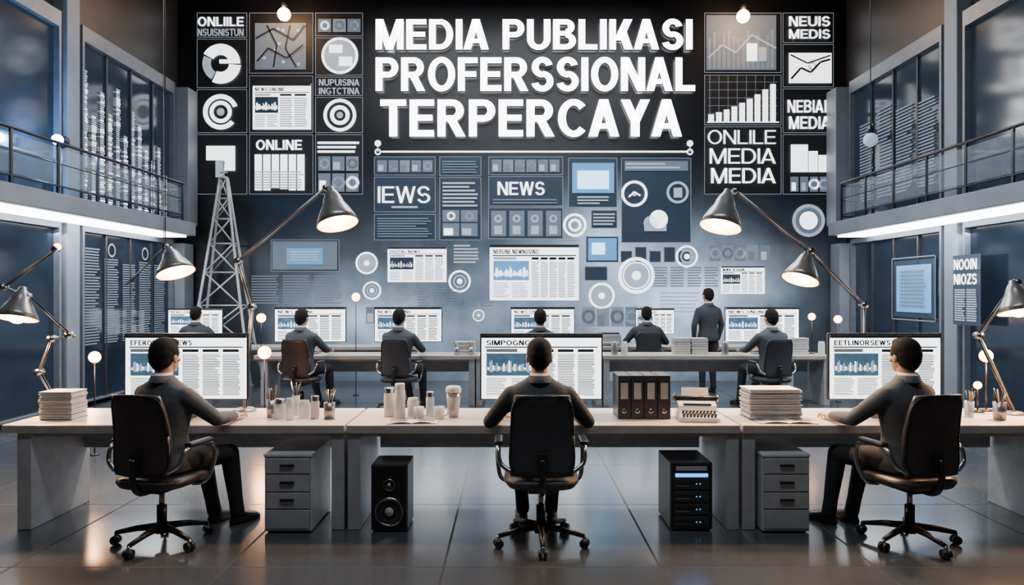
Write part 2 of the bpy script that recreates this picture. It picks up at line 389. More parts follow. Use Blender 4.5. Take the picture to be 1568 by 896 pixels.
# media graphics on the side glazing (parts of the windows)
def sideM(s): return plane_M((s*6.285,0,0),(0,1 if s<0 else -1,0),(-s,0,0))
a=Art(sideM(-1))
hs=[1.95,1.3,1.75,1.45,1.9,1.2,1.65,1.5,1.1,.95,1.25,.8]
for i,h in enumerate(hs):
    y=10.7+i*.225; n=int(h/.035)
    for k in range(n): a.quad(y,y+.13*(.7+.3*random.random()),3.05+k*.035,3.05+k*.035+.022,.01,M_grey if random.random()<.65 else M_white)
a.obj('bar_chart_graphic',WIN[(-1,0,True)],recalc=False)
a=Art(sideM(1))
for i in range(4):
    u0=-13.2+i*.62; a.lines(u0,u0+.5,3.3,4.9-random.random()*.5,.01,M_dim,26)
a.obj('text_graphic',WIN[(1,0,True)],recalc=False)
a=Art(sideM(-1))
for i in range(5):
    u0=10.75+i*.52; a.lines(u0,u0+.4,.9,2.1+random.random()*.3,.01,M_dim,34)
    if i%2: a.ring(u0+.2,2.35,.08,.11,.01,M_line)
a.obj('text_graphic',WIN[(-1,1,True)],recalc=False)
a=Art(sideM(1))
a.quad(-12.0,-10.85,1.3,2.2,.01,M_dark2); a.quad(-11.92,-10.93,1.38,2.12,.02,M_blue); a.lines(-11.8,-11.05,1.45,2.05,.03,M_dim,10); a.frame(-12.05,-10.8,1.25,2.25,.03,M_dim,.02)
a.obj('poster_graphic',WIN[(1,1,True)],recalc=False)
a=Art(plane_M((6.1,0,0),(0,-1,0),(-1,0,0)))
a.add([( -10.15,1.25,-.02),(-9.55,1.25,-.02),(-9.55,2.2,-.02),(-10.15,2.2,-.02)],[(0,1,2,3)],M_dark2)
a.letters('NOOIN',-10.1,-9.6,2.0,2.14,0,M_white); a.letters('NIOZS',-10.1,-9.6,1.8,1.94,0,M_white); a.lines(-10.08,-9.84,1.3,1.74,0,M_grey,14); a.lines(-9.82,-9.6,1.3,1.74,0,M_grey,14)
a.obj('wall_poster',recalc=False)

# ------------------------------------------------------------------ back wall artwork (artboard of 80 units per metre)
def U(a): return (a-784)/80.
def Z(c): return CAMZ+(448-c)/80.
def wallart(): return Art(plane_M((0,WALLY,0),(1,0,0),(0,-1,0)))
D=.012
# title sign
a=wallart()
for st,x0,x1,y0,y1 in(('MEDIA PUBLIKASI',577,1058,33,79),('PROFERSSIONAL',577,1062,91,142),('TERPERCAYA',584,1042,155,211)):
    a.letters(st,U(x0),U(x1),Z(y1),Z(y0),.05,M_sign,.20,.085 if len(st)>11 else .09,.07,M_signs)
a.obj('title_sign',recalc=False)
a=wallart(); a.add([(U(585),Z(234),.03),(U(1052),Z(234),.03),(U(1052),Z(231.5),.03),(U(585),Z(231.5),.03)],[(0,1,2,3)],M_white)
for x in(579,1056):
    a.ring(U(x),Z(233),.035,.06,.03,M_white); a.ring(U(x),Z(220),0,.06,.03,M_white); a.quad(U(x)-.012,U(x)+.012,Z(233),Z(220),.028,M_grey)
a.obj('sign_divider',recalc=False)
def cell(a,x0,x1,y0,y1,fill=M_dark,fr=M_line):
    a.quad(U(x0),U(x1),Z(y1),Z(y0),D,fill); a.frame(U(x0),U(x1),Z(y1),Z(y0),D*1.5,fr)
def T(a,st,x0,x1,y0,y1,m=M_white,t=.18): a.letters(st,U(x0),U(x1),Z(y1),Z(y0),D*3,m,t)
def R(a,x,y,r0,r1,m=M_white,a0=0,a1=360): a.ring(U(x),Z(y),r0/80,r1/80,D*3,m,a0,a1)
def Q(a,x0,x1,y0,y1,m=M_white,w=3): a.quad(U(x0),U(x1),Z(y1),Z(y0),D*w,m)
def L(a,x0,x1,y0,y1,n,m=M_grey,w=3): a.lines(U(x0),U(x1),Z(y1),Z(y0),D*w,m,n)
def thumbs(a,x0,x1,y0,y1,n,ms=(M_grey,M_white,M_dim)):
    w=(x1-x0)/n
    for i in range(n):
        m=random.choice(ms); Q(a,x0+i*w+1,x0+(i+1)*w-1.5,y0,y1,M_dim if m is not M_dim else M_line)
        if random.random()<.6: Q(a,x0+i*w+3,x0+(i+1)*w-w*.4,y0+(y1-y0)*.4,y1-1.5,m,4)
        else: R(a,x0+(i+.5)*w,(y0+y1)/2,(y1-y0)*.2,(y1-y0)*.36,m)
# upper left cluster
a=wallart()
cell(a,302,379,20,58); T(a,'ONLIILE',304,374,27,41); T(a,'NSUISNISTUN',304,374,45,56,M_grey)
cell(a,302,379,60,135); R(a,339,98,13,30,M_white,0,150); R(a,339,98,15,28,M_grey,155,240); R(a,339,98,13,31,M_white,245,355); Q(a,337,352,92,98)
cell(a,302,379,137,204); R(a,339,172,20,27,M_white,20,320); R(a,339,172,11,17,M_white); R(a,339,172,0,6,M_grey)
cell(a,302,379,206,298); Q(a,317,361,224,246); Q(a,331,345,246,272,M_grey); Q(a,345,361,246,262)
cell(a,382,480,20,113); Q(a,391,469,36,107,M_dim,2)
for pts in([(393,60),(420,45),(450,62),(467,40)],[(395,95),(412,75),(440,90),(465,70)],[(410,40),(425,70),(420,104)],[(445,40),(438,75),(455,104)]): a.stroke([(U(p),Z(q)) for p,q in pts],.03,D*4,M_dark)
for i in range(8): R(a,random.uniform(398,462),random.uniform(45,100),0,2.5,M_grey)
cell(a,382,480,116,204)
cell(a,382,480,206,298); T(a,'ONLINE',393,463,215,230); [Q(a,391+i*13,402+i*13,237,292-random.choice((0,2,5)),M_white) for i in range(6)]
L(a,391,468,262,290,7,M_grey,4)
cell(a,483,556,20,56); thumbs(a,487,554,30,50,3)
cell(a,483,556,58,116); R(a,521,86,0,27,M_grey); R(a,521,86,24,28,M_white); Q(a,505,525,70,82,M_white,4); Q(a,520,540,88,102,M_white,4)
cell(a,483,556,118,147); T(a,'NUPUISINA',489,551,122,132,M_grey); T(a,'INGTCTINA',489,551,135,145,M_grey)
cell(a,483,556,149,204); R(a,521,177,20,25); R(a,521,177,9,15); R(a,521,177,0,5,M_grey)
cell(a,483,556,206,298); L(a,487,551,216,236,3,M_white); thumbs(a,487,551,240,262,3); thumbs(a,487,551,266,294,3,(M_white,M_grey))
a.page(U(388),U(477),Z(199),Z(129),D*3,.01,M_white,M_grey,M_dark,M_dark2,M_white,'NEWS ONLINE',18,3)
a.obj('media_display_panel',recalc=False)
# upper right cluster
a=wallart()
cell(a,1078,1196,20,112); Q(a,1081,1188,24,108,M_dim,2)
for i in range(14):
    Q(a,1083+i*7.4,1088+i*7.4,45+random.random()*25,106,M_line,3)
a.stroke([(U(p),Z(q)) for p,q in((1083,90),(1105,70),(1125,82),(1150,55),(1187,75))],.03,D*4,M_grey); Q(a,1142,1158,68,95,M_white,5); Q(a,1160,1172,74,95,M_grey,5)
cell(a,1078,1196,115,192); [a.quad(U(1084+i*11.8),U(1092.5+i*11.8),Z(187),Z(176-i*i*.35-i*3.0),D*3,M_white) for i in range(9)]
Q(a,1082,1192,187,188.5); [Q(a,1083,1190,126+i*12,126.6+i*12,M_line,2) for i in range(5)]; [Q(a,1086+i*14,1086.6+i*14,116,187,M_line,2) for i in range(8)]
cell(a,1078,1196,194,298); T(a,'ONLILE',1083,1187,200,221,t=.11); T(a,'MEDIA',1086,1187,228,251,t=.12); T(a,'MEDIA',1088,1187,258,281,t=.14)
cell(a,1198,1276,20,66); T(a,'NEUIS',1207,1270,26,41); T(a,'MEDIS',1207,1270,46,60)
cell(a,1198,1276,68,134); Q(a,1207,1272,82,128,M_white,3); a.stroke([(U(p),Z(q)) for p,q in((1210,122),(1225,105),(1240,112),(1255,96),(1270,92))],.04,D*4,M_dark); R(a,1243,102,3,7,M_dark); a.stroke([(U(p),Z(q)) for p,q in((1209,85),(1235,98),(1270,86))],.03,D*4,M_dark)
cell(a,1198,1276,136,204); T(a,'NEBIAL',1205,1271,154,173); T(a,'MEDIA',1207,1270,179,198)
cell(a,1198,1276,206,298); Q(a,1210,1236,222,264); Q(a,1237,1251,232,264,M_white); Q(a,1252,1264,238,264); thumbs(a,1208,1268,271,294,4,(M_white,M_grey))
a.obj('media_display_panel',recalc=False)
# middle cluster
a=wallart()
P2=M_dark2
cell(a,573,667,240,269,P2); thumbs(a,577,664,246,264,5,(M_grey,M_dim))
cell(a,573,667,271,325,P2); T(a,'IEWS',579,659,286,311,t=.13); Q(a,600,640,316,319,M_grey)
cell(a,573,667,328,368,P2); L(a,578,663,333,364,8,M_dim)
cell(a,673,737,240,270,P2); L(a,677,733,246,266,5,M_dim)
cell(a,673,737,272,368,P2); L(a,678,732,278,318,7,M_grey); thumbs(a,677,733,322,340,2,(M_white,M_grey)); thumbs(a,677,733,342,362,2,(M_white,M_grey))
cell(a,748,862,240,268,P2); thumbs(a,752,858,245,264,6,(M_grey,M_dim))
cell(a,748,862,270,316,P2); T(a,'NEWS',762,834,279,299,t=.16); L(a,755,857,304,313,2,M_dim)
cell(a,748,862,318,366,P2); [ (Q(a,752+i*28,775+i*28,323,362,M_dim,2), R(a,763+i*28,335,3,6,M_grey), Q(a,757+i*28,769+i*28,346,359,M_grey)) for i in range(4)]
cell(a,870,945,242,318,P2); Q(a,876,940,250,296,M_blue); Q(a,884,932,262,290,M_lblue,4); L(a,884,934,300,314,3,M_grey)
cell(a,951,1058,242,372,P2); Q(a,956,1053,247,262,M_dim); L(a,958,1050,249,260,2,M_grey,4); R(a,971,297,16,20); a.stroke([(U(p),Z(q)) for p,q in((962,302),(971,295),(980,300))],.03,D*4,M_white); R(a,971,297,0,4,M_grey)
R(a,1037,295,13,17,M_grey); Q(a,1031,1044,288,303,M_grey); R(a,996,342,0,11,M_grey); R(a,1008,336,0,14,M_white); Q(a,986,1020,340,354,M_grey)
a.obj('media_display_panel',recalc=False)
a=wallart()
R(a,880,345,14,18); R(a,880,345,6,10); cell(a,905,945,322,350,P2); L(a,908,942,326,346,4,M_grey)
cell(a,897,947,362,402,P2); Q(a,900,944,365,399,M_blue); Q(a,906,926,372,390,M_lblue,4)
for x,y,r in((562,403,17),(1051,393,17),(704,431,17),(570,445,14),(733,483,9),(921,453,20),(974,422,28)):
    R(a,x,y,r*.82,r); R(a,x,y,r*.45,r*.6,M_grey); R(a,x,y,0,r*.25,M_white)
R(a,562,403,0,13,M_grey); R(a,974,422,19,21); R(a,921,453,0,14,M_grey)
R(a,1237,338,20,25,M_grey); R(a,1237,338,0,14,M_white); R(a,1237,338,15,20,M_dim)
L(a,695,733,374,404,6,M_grey); cell(a,415,520,367,416,P2); Q(a,418,517,370,413,M_dim); Q(a,440,495,380,405,M_blue,4); L(a,445,490,384,400,4,M_grey,5)
for i in range(3): L(a,386+i*48,428+i*48,421,466,11,M_dim)
cell(a,895,930,408,430,P2)
for i in range(5): L(a,640+i*24,660+i*24,440,470,7,M_dim)
for i in range(4): L(a,1000+i*26,1022+i*26,408,440,8,M_dim)
for i in range(5): cell(a,950+i*22,968+i*22,384-i%2*6,402,P2)
thumbs(a,1085,1180,376,400,5,(M_grey,M_dim)); thumbs(a,560,680,470,495,6,(M_grey,M_dim)); thumbs(a,890,1000,470,500,5,(M_grey,M_dim)); L(a,1010,1070,446,480,6,M_grey)
a.page(U(594),U(684),Z(432),Z(379),D*3,.01,M_white,M_grey,M_dark,M_dark2,M_grey,'DIGITAL NEWS',20)
a.page(U(750),U(886),Z(460),Z(375),D*3,.01,M_white,M_grey,M_dark,M_blue,M_white,'NERUNE NEWNUSINO',28,6)
a.page(U(1103),U(1170),Z(450),Z(408),D*3,.01,M_white,M_grey,M_dark,M_dark2,M_grey,'MEDIA',16)
a.obj('media_display_panel',recalc=False)

# ------------------------------------------------------------------ furniture
def desk(x0,x1,y0,y1,pl=True,pr=True):
    b=B(); b.rbox(x0,x1,y0,y1,.69,.75,M_wood,.006); b.box(x0+.003,x1-.003,y0-.003,y0+.012,.693,.743,M_edge)
    b.box(x0+.12,x1-.12,y1-.09,y1-.06,.45,.69,M_leg)
    b.box(x0+.1,x1-.1,y0+.05,y0+.09,.66,.69,M_leg)
    if pl: b.rbox(x0+.10 if x0<-3 else x0+.005,(x0+.20 if x0<-3 else x0+.095),y0+.015,y1-.02,0,.69,M_leg,.006)
    if pr: b.rbox(x1-.095,x1-.005,y0+.015,y1-.02,0,.69,M_leg,.006)
    return b.obj('office_desk')
FY=5.185
desk(-3.62,-1.19,FY,5.95); desk(-1.175,1.62,FY,5.95); desk(1.635,3.95,FY,5.95)
desk(-3.85,-.55,10.9,11.55); desk(-.54,1.35,10.9,11.55); desk(1.36,4.75,10.9,11.55)
desk(-5.5,-1.6,12.7,13.25); desk(1.2,4.9,12.7,13.25)

def monitor(x,y,w,h,zb,desk_z=.75,n=24,head='NEWS ONLINE'):
    b=B(); b.rbox(x-w/2,x+w/2,y,y+.035,zb,zb+h,M_black,.006)
    b.rbox(x-w*.3,x+w*.3,y+.03,y+.06,zb+h*.2,zb+h*.8,M_black,.01)
    b.box(x-.035,x+.035,y+.045,y+.075,desk_z,zb+h*.5,M_chrome); b.rbox(x-.13,x+.13,y-.04,y+.15,desk_z+.001,desk_z+.014,M_chrome,.004)
    a=Art(plane_M((0,y-.001,0),(1,0,0),(0,-1,0)))
    a.page(x-w/2+.012,x+w/2-.012,zb+.012,zb+h-.012,0,.0012 if y<8 else .004,n=n,head=head)
    base=len(b.v); b.v+=a.v
    for f,m,s in zip(a.f,a.m,a.s): b.f.append([base+i for i in f]); b.m.append(b.mi(a.mats[m])); b.s.append(s)
    return b.obj('computer_monitor',recalc=False)
MY=5.62
for px0,px1,hd in((190,380,'EFEKONLINE NEWS'),(735,923,'SIMPOGNGPOE'),(1268,1442,'EETLINORSEWS')):
    k=MY/1120; monitor(((px0+px1)/2-784)*k,MY,(px1-px0)*k,.515,.862,n=34,head=hd)
for cx,w in((475,110),(625,104),(831,98),(1167,114)):
    monitor((cx-784)/100.,11.2,w/100.,.54,.93,n=20)
for cx,w in((299,84),(1003,60)):
    monitor((cx-784)/86.5,12.95,w/86.5,.46,.95,n=16)

def chair_mesh(fab):
    b=B()
    # cushion
    b.loft([(.405,0,0,.17,.17,3),(.41,0,.01,.225,.225,3.5),(.44,0,.01,.25,.24,3.5),(.465,0,.01,.245,.235,3.5),(.478,0,.01,.20,.19,3)],fab)
    # back rest (gently curved padded shell)
    r=[]
    for i in range(15):
        t=i/14; z=.50+.53*t; e=min(1,math.sin(math.pi*t)**.22) if 0<t<1 else .55
        w=(.225-.03*t)*(.80+.20*e); th=.030*(.45+.55*e)
        y=-.205-.05*t+.03*math.sin(math.pi*t)
        r.append((z,0,y,w,th,4))
    b.loft(r,fab,36,bend=.55)
    # rim around the shell
    rim=[]
    for k in range(33):
        a=2*math.pi*k/32; c,s=math.cos(a),math.sin(a)
        x=math.copysign(abs(c)**.35,c)*.212; t=.5+.5*math.copysign(abs(s)**.35,s)
        x*=1-.12*t
        rim.append((x,-.205-.05*t+.03*math.sin(math.pi*t)+.55*x*x-.012,.505+.52*t))
    b.sweep(rim,.012,M_black,8)
    b.sweep(catmull([(0,-.05,.385),(0,-.2,.39),(0,-.265,.47),(0,-.262,.62)]),.021,M_black,10)
    b.rbox(-.035,.035,-.262,-.232,.55,.66,M_black,.01)
    b.rbox(-.09,.09,-.12,.12,.36,.41,M_black,.012)
    for s in(-1,1):
        b.sweep(catmull([(s*.18,.08,.395),(s*.27,.10,.42),(s*.295,.15,.55),(s*.29,.14,.655),(s*.285,.02,.685),(s*.285,-.12,.67),(s*.27,-.17,.58),(s*.20,-.20,.53)]),.015,M_chrome,8)
        b.rbox(s*.285-.028,s*.285+.028,-.11,.13,.68,.71,M_black,.012)
    b.cyl((0,0,.12),(0,0,.26),.032,M_black); b.cyl((0,0,.24),(0,0,.37),.018,M_chrome)
    b.cyl((0,0,.075),(0,0,.135),.045,M_black)
    for i in range(5):
        a=math.radians(-90+72*i); d=V((math.cos(a),math.sin(a),0)); p=V((-d.y,d.x,0))
        b.sweep([d*.03+V((0,0,.115)),d*.16+V((0,0,.105)),d*.30+V((0,0,.078))],[.026,.021,.015],M_black,8)
        c=d*.30; b.cyl(c+V((0,0,.04)),c+V((0,0,.08)),.010,M_chrome,n=8)
        for s in(-1,1):
            b.cyl(c+p*(.006*s)+V((0,0,.031)),c+p*(.026*s)+V((0,0,.031)),.030,M_black,n=16)
    return b.mesh('chair')
CH1=chair_mesh(M_chairf); CH2=chair_mesh(M_chairl)

# ------------------------------------------------------------------ people
def hand_mesh(side):
    b=B(); s=side # +1 right hand, thumb toward -x
    b.sphere((0,.05,0),(.041,.052,.016),M_skin); b.sphere((0,.075,-.001),(.040,.024,.014),M_skin); b.sphere((-s*.022,.035,-.006),(.02,.032,.015),M_skin)
    b.limb([((0,-.04,.004),.027),((0,.02,.002),.025)],M_skin)
    for i,(x,l) in enumerate(((-.031,.070),(-.0105,.079),(.0105,.073),(.031,.058))):
        x*=s; dx=x*.22
        p=[(x*.85,.075,.002),(x+dx*.3,.098,.006),(x+dx*.7,.098+l*.42,.002),(x+dx,.098+l*.72,-.008),(x+dx*1.1,.098+l*.93,-.019)]
        b.limb([(p[0],.0098),(p[1],.0098),(p[2],.0088),(p[3],.008),(p[4],.0068)],M_skin,10)
    b.limb([((-s*.022,.02,-.006),.014),((-s*.05,.055,-.010),.012),((-s*.064,.085,-.013),.0105),((-s*.066,.106,-.017),.0085)],M_skin,10)
    return remesh(b,.0028,3,M_skin,'hand')
HR=hand_mesh(1); HL=hand_mesh(-1)
def head_meshes():
    b=B()
    b.sphere((0,-.012,.03),(.074,.090,.084),M_skin,24); b.sphere((0,.022,-.04),(.060,.068,.072),M_skin,24); b.sphere((0,.055,-.085),(.03,.028,.022),M_skin)
    b.sphere((0,.06,.02),(.055,.028,.03),M_skin); b.limb([((0,.084,.012),.009),((0,.104,-.022),.0125)],M_skin); b.sphere((0,.09,-.026),(.018,.012,.009),M_skin)
    b.sphere((.0,.078,-.056),(.024,.012,.012),M_skin)
    for s in(-1,1):
        b.sphere((s*.080,-.004,-.010),(.011,.020,.032),M_skin); b.sphere((s*.045,.05,-.02),(.022,.028,.02),M_skin)
    b.limb([((0,-.012,-.05),.056),((0,-.028,-.13),.055),((0,-.035,-.21),.066)],M_skin,20)
    head=remesh(b,.005,3,M_skin,'head')
    h=B(); h.sphere((0,-.020,.048),(.086,.102,.089),M_hair,24); h.sphere((0,-.038,.02),(.085,.088,.085),M_hair,24); h.sphere((0,-.048,-.005),(.079,.074,.080),M_hair,24); h.sphere((.006,.030,.095),(.062,.052,.034),M_hair)
    h.sphere((0,-.070,-.045),(.052,.034,.045),M_hair)
    for s in(-1,1): h.sphere((s*.068,.0,.03),(.018,.045,.045),M_hair)
    hair=remesh(h,.005,9,M_hair,'hair')
    f=B()
    for s in(-1,1):
        f.sphere((s*.030,.0765,.008),(.013,.010,.006),M_eye); f.sphere((s*.030,.0855,.007),(.005,.003,.005),M_black,10)
        f.limb([((s*.018,.087,.027),.0035),((s*.045,.078,.029),.003)],M_hair,6)
    f.sphere((0,.0885,-.052),(.021,.005,.0045),M_lip); f.sphere((0,.0875,-.060),(.018,.005,.005),M_lip)
    return head,hair,f.mesh('face')
HEAD,HAIR,FACE=head_meshes()
def shoe_mesh():
    b=B(); b.loft([(0,0,.07,.042,.135,2.6),(.02,0,.07,.043,.137,2.6),(.045,0,.06,.038,.115,2.3),(.075,0,.01,.035,.06,2),(.105,0,-.01,.034,.042,2)],M_shoe); return remesh(b,.006,4,M_shoe,'shoe')
SHOE=shoe_mesh()
def person_parts(suit,arms,legs,lift=0.):
    b=B(); z=lift
    b.loft([(.49+z,0,0,.178,.135,2.6),(.54+z,0,0,.186,.142,2.6),(.62+z,0,0,.170,.128,2.5),(.71+z,0,-.004,.158,.116,2.4),(.80+z,0,-.004,.170,.122,2.4),(.90+z,0,-.004,.196,.130,2.5),
            (.97+z,0,-.006,.212,.126,2.5),(1.02+z,0,-.008,.214,.108,2.4),(1.055+z,0,-.01,.188,.09,2.2),(1.082+z,0,-.012,.140,.078,2),(1.105+z,0,-.014,.098,.070,2),(1.13+z,0,-.016,.070,.064,2)],suit,36)
    for s,(el,wr) in zip((-1,1),arms):
        sh=V((s*.186,-.008,.998+z)); el=V(el); wr=V(wr)
        b.limb([(sh,.064),(sh.lerp(el,.3),.062),(sh.lerp(el,.6),.057),(el,.050),(el.lerp(wr,.35),.048),(wr,.036)],suit,18)
        for t,r in((.62,.0575),(.78,.055),(.90,.053)): p=sh.lerp(el,t); b.sphere(p,(r+.004,r+.003,.012),suit,14)
    jacket=remesh(b,.0095,7,suit,'jacket')
    # seat trousers
    t=B(); t.sphere((0,0,.555+z),(.178,.14,.10),M_trou,24)
    for s,(hp,kn,an) in zip((-1,1),legs):
        hp,kn,an=V(hp),V(kn),V(an)
        t.limb([(hp,.092),(hp.lerp(kn,.5),.082),(kn,.066),(kn.lerp(an,.35),.060),(kn.lerp(an,.8),.050),(an,.052)],M_trou,18)
    trou=remesh(t,.0105,4,M_trou,'trousers')
    c=B()
    c.lathe([(.062,1.105+z),(.060,1.15+z),(.0635,1.152+z),(.067,1.11+z)],M_shirt,(0,-.026,0),n=24)
    c.lathe([(.066,1.09+z),(.0655,1.132+z),(.071,1.136+z),(.088,1.09+z)],suit,(0,-.026,0),n=24)
    # shirt front, tie and lapels
    c.add([(-.052,.052,1.10+z),(.052,.052,1.10+z),(.030,.124,.98+z),(0,.134,.86+z),(-.030,.124,.98+z)],[(0,1,2,3,4)],M_shirt)
    c.add([(-.010,.066,1.10+z),(.010,.066,1.10+z),(.018,.134,.93+z),(0,.140,.87+z),(-.018,.134,.93+z)],[(0,1,2,3,4)],M_black)
    for s in(-1,1): c.add([(s*.05,.055,1.10+z),(s*.085,.070,1.06+z),(s*.075,.126,.98+z),(0,.142,.85+z),(s*.028,.130,.97+z)],[(0,1,2,3,4)],suit)
    for s,(el,wr) in zip((-1,1),arms):
        d=(V(wr)-V(el)).normalized(); c.cyl(V(wr)+d*.02,V(wr)+d*.045,.030,M_shirt,n=16)
    return dict(jacket=jacket,trousers=trou,collar=c.mesh('collar'),arms=arms,legs=legs,z=z)
def place_person(name,P,x,y,rz=0.,head=(0,0),sc=1.,zoff=0.,footrot=(0,0),headz=1.253):
    e=bpy.data.objects.new(name,None); COL.objects.link(e); e.location=(x,y,zoff); e.rotation_euler=(0,0,rz); e.scale=(sc,)*3; e.empty_display_size=.2
    put('jacket',P['jacket'],e); put('trousers',P['trousers'],e); put('collar_and_shirt',P['collar'],e)
    z=P['z']
    for nm,me in(('head',HEAD),('hair',HAIR),('face',FACE)):
        o=put(nm,me,e,(0,.005,headz+z)); o.rotation_euler=(head[0],0,head[1])
    for s,(el,wr),me in zip((-1,1),P['arms'],(HL,HR)):
        d=V(wr)-V(el); el,wr=V(el),V(wr); p=wr+d.normalized()*.045
        o=put('hand_left' if s<0 else 'hand_right',me,e,p)
        if abs(d.z)>abs(d.y): o.rotation_euler=(math.radians(-90),0,math.radians(-s*80)); 
        else: o.rotation_euler=(math.atan2(d.z,math.hypot(d.x,d.y)),0,math.atan2(-d.x,d.y)+(s*.15))
    for s,(h,k,a),fr in zip((-1,1),P['legs'],footrot):
        put('shoe_left' if s<0 else 'shoe_right',SHOE,e,(a[0],a[1],0.002-zoff),fr-s*.12)
    return e
seat_legs=[((-.09,.02,.555),(-.135,.42,.535),(-.105,.50,.085)),((.09,.02,.555),(.135,.42,.535),(.105,.50,.085))]
PC=person_parts(M_suit,[((-.335,.07,.805),(-.275,.33,.795)),((.335,.07,.805),(.285,.33,.795))],seat_legs)
PL=person_parts(M_suit2,[((-.25,.16,.82),(-.17,.41,.795)),((.26,.19,.82),(.17,.45,.795))],[((-.09,.02,.555),(-.10,.42,.535),(-.02,.46,.085)),((.09,.02,.555),(.17,.41,.535),(.16,.50,.085))])
PR=person_parts(M_suit2,[((-.26,.19,.82),(-.17,.45,.795)),((.25,.16,.82),(.17,.41,.795))],[((-.09,.02,.555),(-.17,.41,.535),(-.16,.50,.085)),((.09,.02,.555),(.10,.42,.535),(.02,.46,.085))])
PS=person_parts(M_suit,[((-.27,.0,1.14),(-.24,.05,.90)),((.27,.0,1.14),(.24,.05,.90))],[((-.09,0,.93),(-.10,.02,.50),(-.11,0,.085)),((.09,0,.93),(.10,.02,.50),(.11,0,.085))],lift=.38)
put('office_chair',CH1,None,(.195,4.93,0),0)
place_person('seated_man',PC,.185,4.95)
put('office_chair',CH2,None,(-2.36,4.93,0),math.radians(-14))
place_person('seated_man',PL,-2.345,4.95,math.radians(-22),(0,math.radians(4)))
put('office_chair',CH2,None,(2.68,4.93,0),math.radians(14))
place_person('seated_man',PR,2.655,4.95,math.radians(22),(0,math.radians(-4)))
for cx,P,r in((463,PL,-16),(612,PL,-14),(827,PC,0),(1180,PR,16)):
    x=(cx-784)/106.; yy=10.55
    put('office_chair',CH1 if cx!=463 else CH2,None,(x,yy-.02,0),math.radians(r*.6))
    place_person('seated_man',P,x,yy,math.radians(r),sc=1.05)
for cx in(300,990):
    x=(cx-784)/90.5; put('office_chair',CH1,None,(x,12.36,0),0); place_person('seated_man',PC,x,12.38,0,sc=1.05)
place_person('standing_man',PS,(1085-784)/91.,12.35,math.radians(20))

# ------------------------------------------------------------------ under-desk items
def cabinet(x,y):
    b=B(); b.rbox(-.165,.165,0.012,.56,.01,.54,M_cab,.005); b.rbox(-.17,.17,0,.57,.535,.555,M_cab,.005)
    zs=[.03,.17,.29,.415,.53]
    for i in range(4):
        b.rbox(-.158,.158,-.008,.015,zs[i]+.004,zs[i+1]-.004,M_cabf,.004)
        if i>0: b.rbox(-.05,.05,-.022,-.006,(zs[i]+zs[i+1])/2-.002,(zs[i]+zs[i+1])/2+.014,M_black,.004)
    for sx in(-.13,.13):
        for sy in(.05,.5): b.cyl((sx,sy,0),(sx,sy,.012),.02,M_black,n=10)
    return b.obj('filing_cabinet',loc=(x,y,0))
cabinet(-1.575,5.13); cabinet(1.925,5.13)
b=B(); b.rbox(-.13,.13,0,.30,.01,.475,M_char,.008)
b.rbox(-.122,.122,-.008,.004,.02,.465,M_black,.004)
for z,r in((.145,.092),(.335,.038)):
    b.lathe([(r*1.12,0),(r*1.1,.010),(r*.98,.012),(r*.96,.004)],M_chrome,(0,-.008,z),(0,-1,0),32)
    b.lathe([(r*.96,.006),(r*.88,.011),(r*.78,.004),(r*.35,-.006+.004),(r*.34,.002),(.001,.010)],M_cone,(0,-.008,z),(0,-1,0),32)
    b.lathe([(r*.34,.004),(r*.25,.011),(.001,.014)],M_cab,(0,-.008,z),(0,-1,0),20)
for x in(-.1,.1): b.cyl((x,.05,0),(x,.05,.012),.015,M_black,n=10); b.cyl((x,.25,0),(x,.25,.012),.015,M_black,n=10)
b.obj('loudspeaker',loc=(-.865,5.16,0))
b=B(); b.rbox(-.15,.15,0,.42,.012,.485,M_char,.006); b.rbox(-.142,.142,-.008,.004,.02,.478,M_black,.003)
b.box(-.115,.115,-.012,-.006,.385,.410,M_bled)
for z in(.03,.12,.21,.30): 
    b.rbox(-.125,.125,-.014,-.005,z,z+.075,M_char,.004); b.box(-.11,-.02,-.017,-.012,z+.02,z+.026,M_chrome); b.box(-.11,.05,-.017,-.012,z+.045,z+.05,M_black)
    for k in range(2): b.box(.03+k*.025,.038+k*.025,-.017,-.012,z+.035,z+.041,M_bled)
b.rbox(-.11,.11,-.012,-.005,.43,.46,M_cabf,.003)
for x in(-.12,.12): b.box(x-.015,x+.015,.02,.06,0,.014,M_black); b.box(x-.015,x+.015,.34,.38,0,.014,M_black)
b.obj('computer_tower',loc=(1.27,5.18,0))

# ------------------------------------------------------------------ desk-top items (z=.75)
def stack(x,y,w,d,n,h=.0095,z=.75):
    b=B()
    for i in range(n):
        ox,oy=random.uniform(-.008,.008),random.uniform(-.006,.006)
        b.box(x-w/2+ox,x+w/2+ox,y-d/2+oy,y+d/2+oy,z+.001+i*h,z+.001+i*h+h*.66,M_paper if i%4 else M_paperg)
    return b.obj('paper_stack')
stack(-3.36,5.48,.24,.2,22); stack(1.94,5.50,.38,.24,24)
for px in(1045,1072): stack((px-784)/101.,11.2,.24,.22,26)
stack(-.72,11.2,.3,.22,20); stack(4.35,11.2,.3,.22,26)
def pencil_cup(x,y,r,h,m,n=9,z=.751):
    b=B(); b.lathe([(.001,0),(r*.92,0),(r,h),(r*.93,h),(r*.86,.006),(.001,.006)],m,(x,y,z))
    for i in range(n):
        a=random.uniform(0,6.28); q=r*.45; l=random.uniform(.05,.11)
        p0=V((x-math.cos(a)*q*.7,y-math.sin(a)*q*.7,z+.012)); p1=V((x+math.cos(a)*(q+.025),y+math.sin(a)*(q+.01),z+h+l))
        b.cyl(p0,p1,.0042,random.choice((M_pen,M_black,M_chrome,M_char)),n=6)
    return b.obj('pencil_cup')
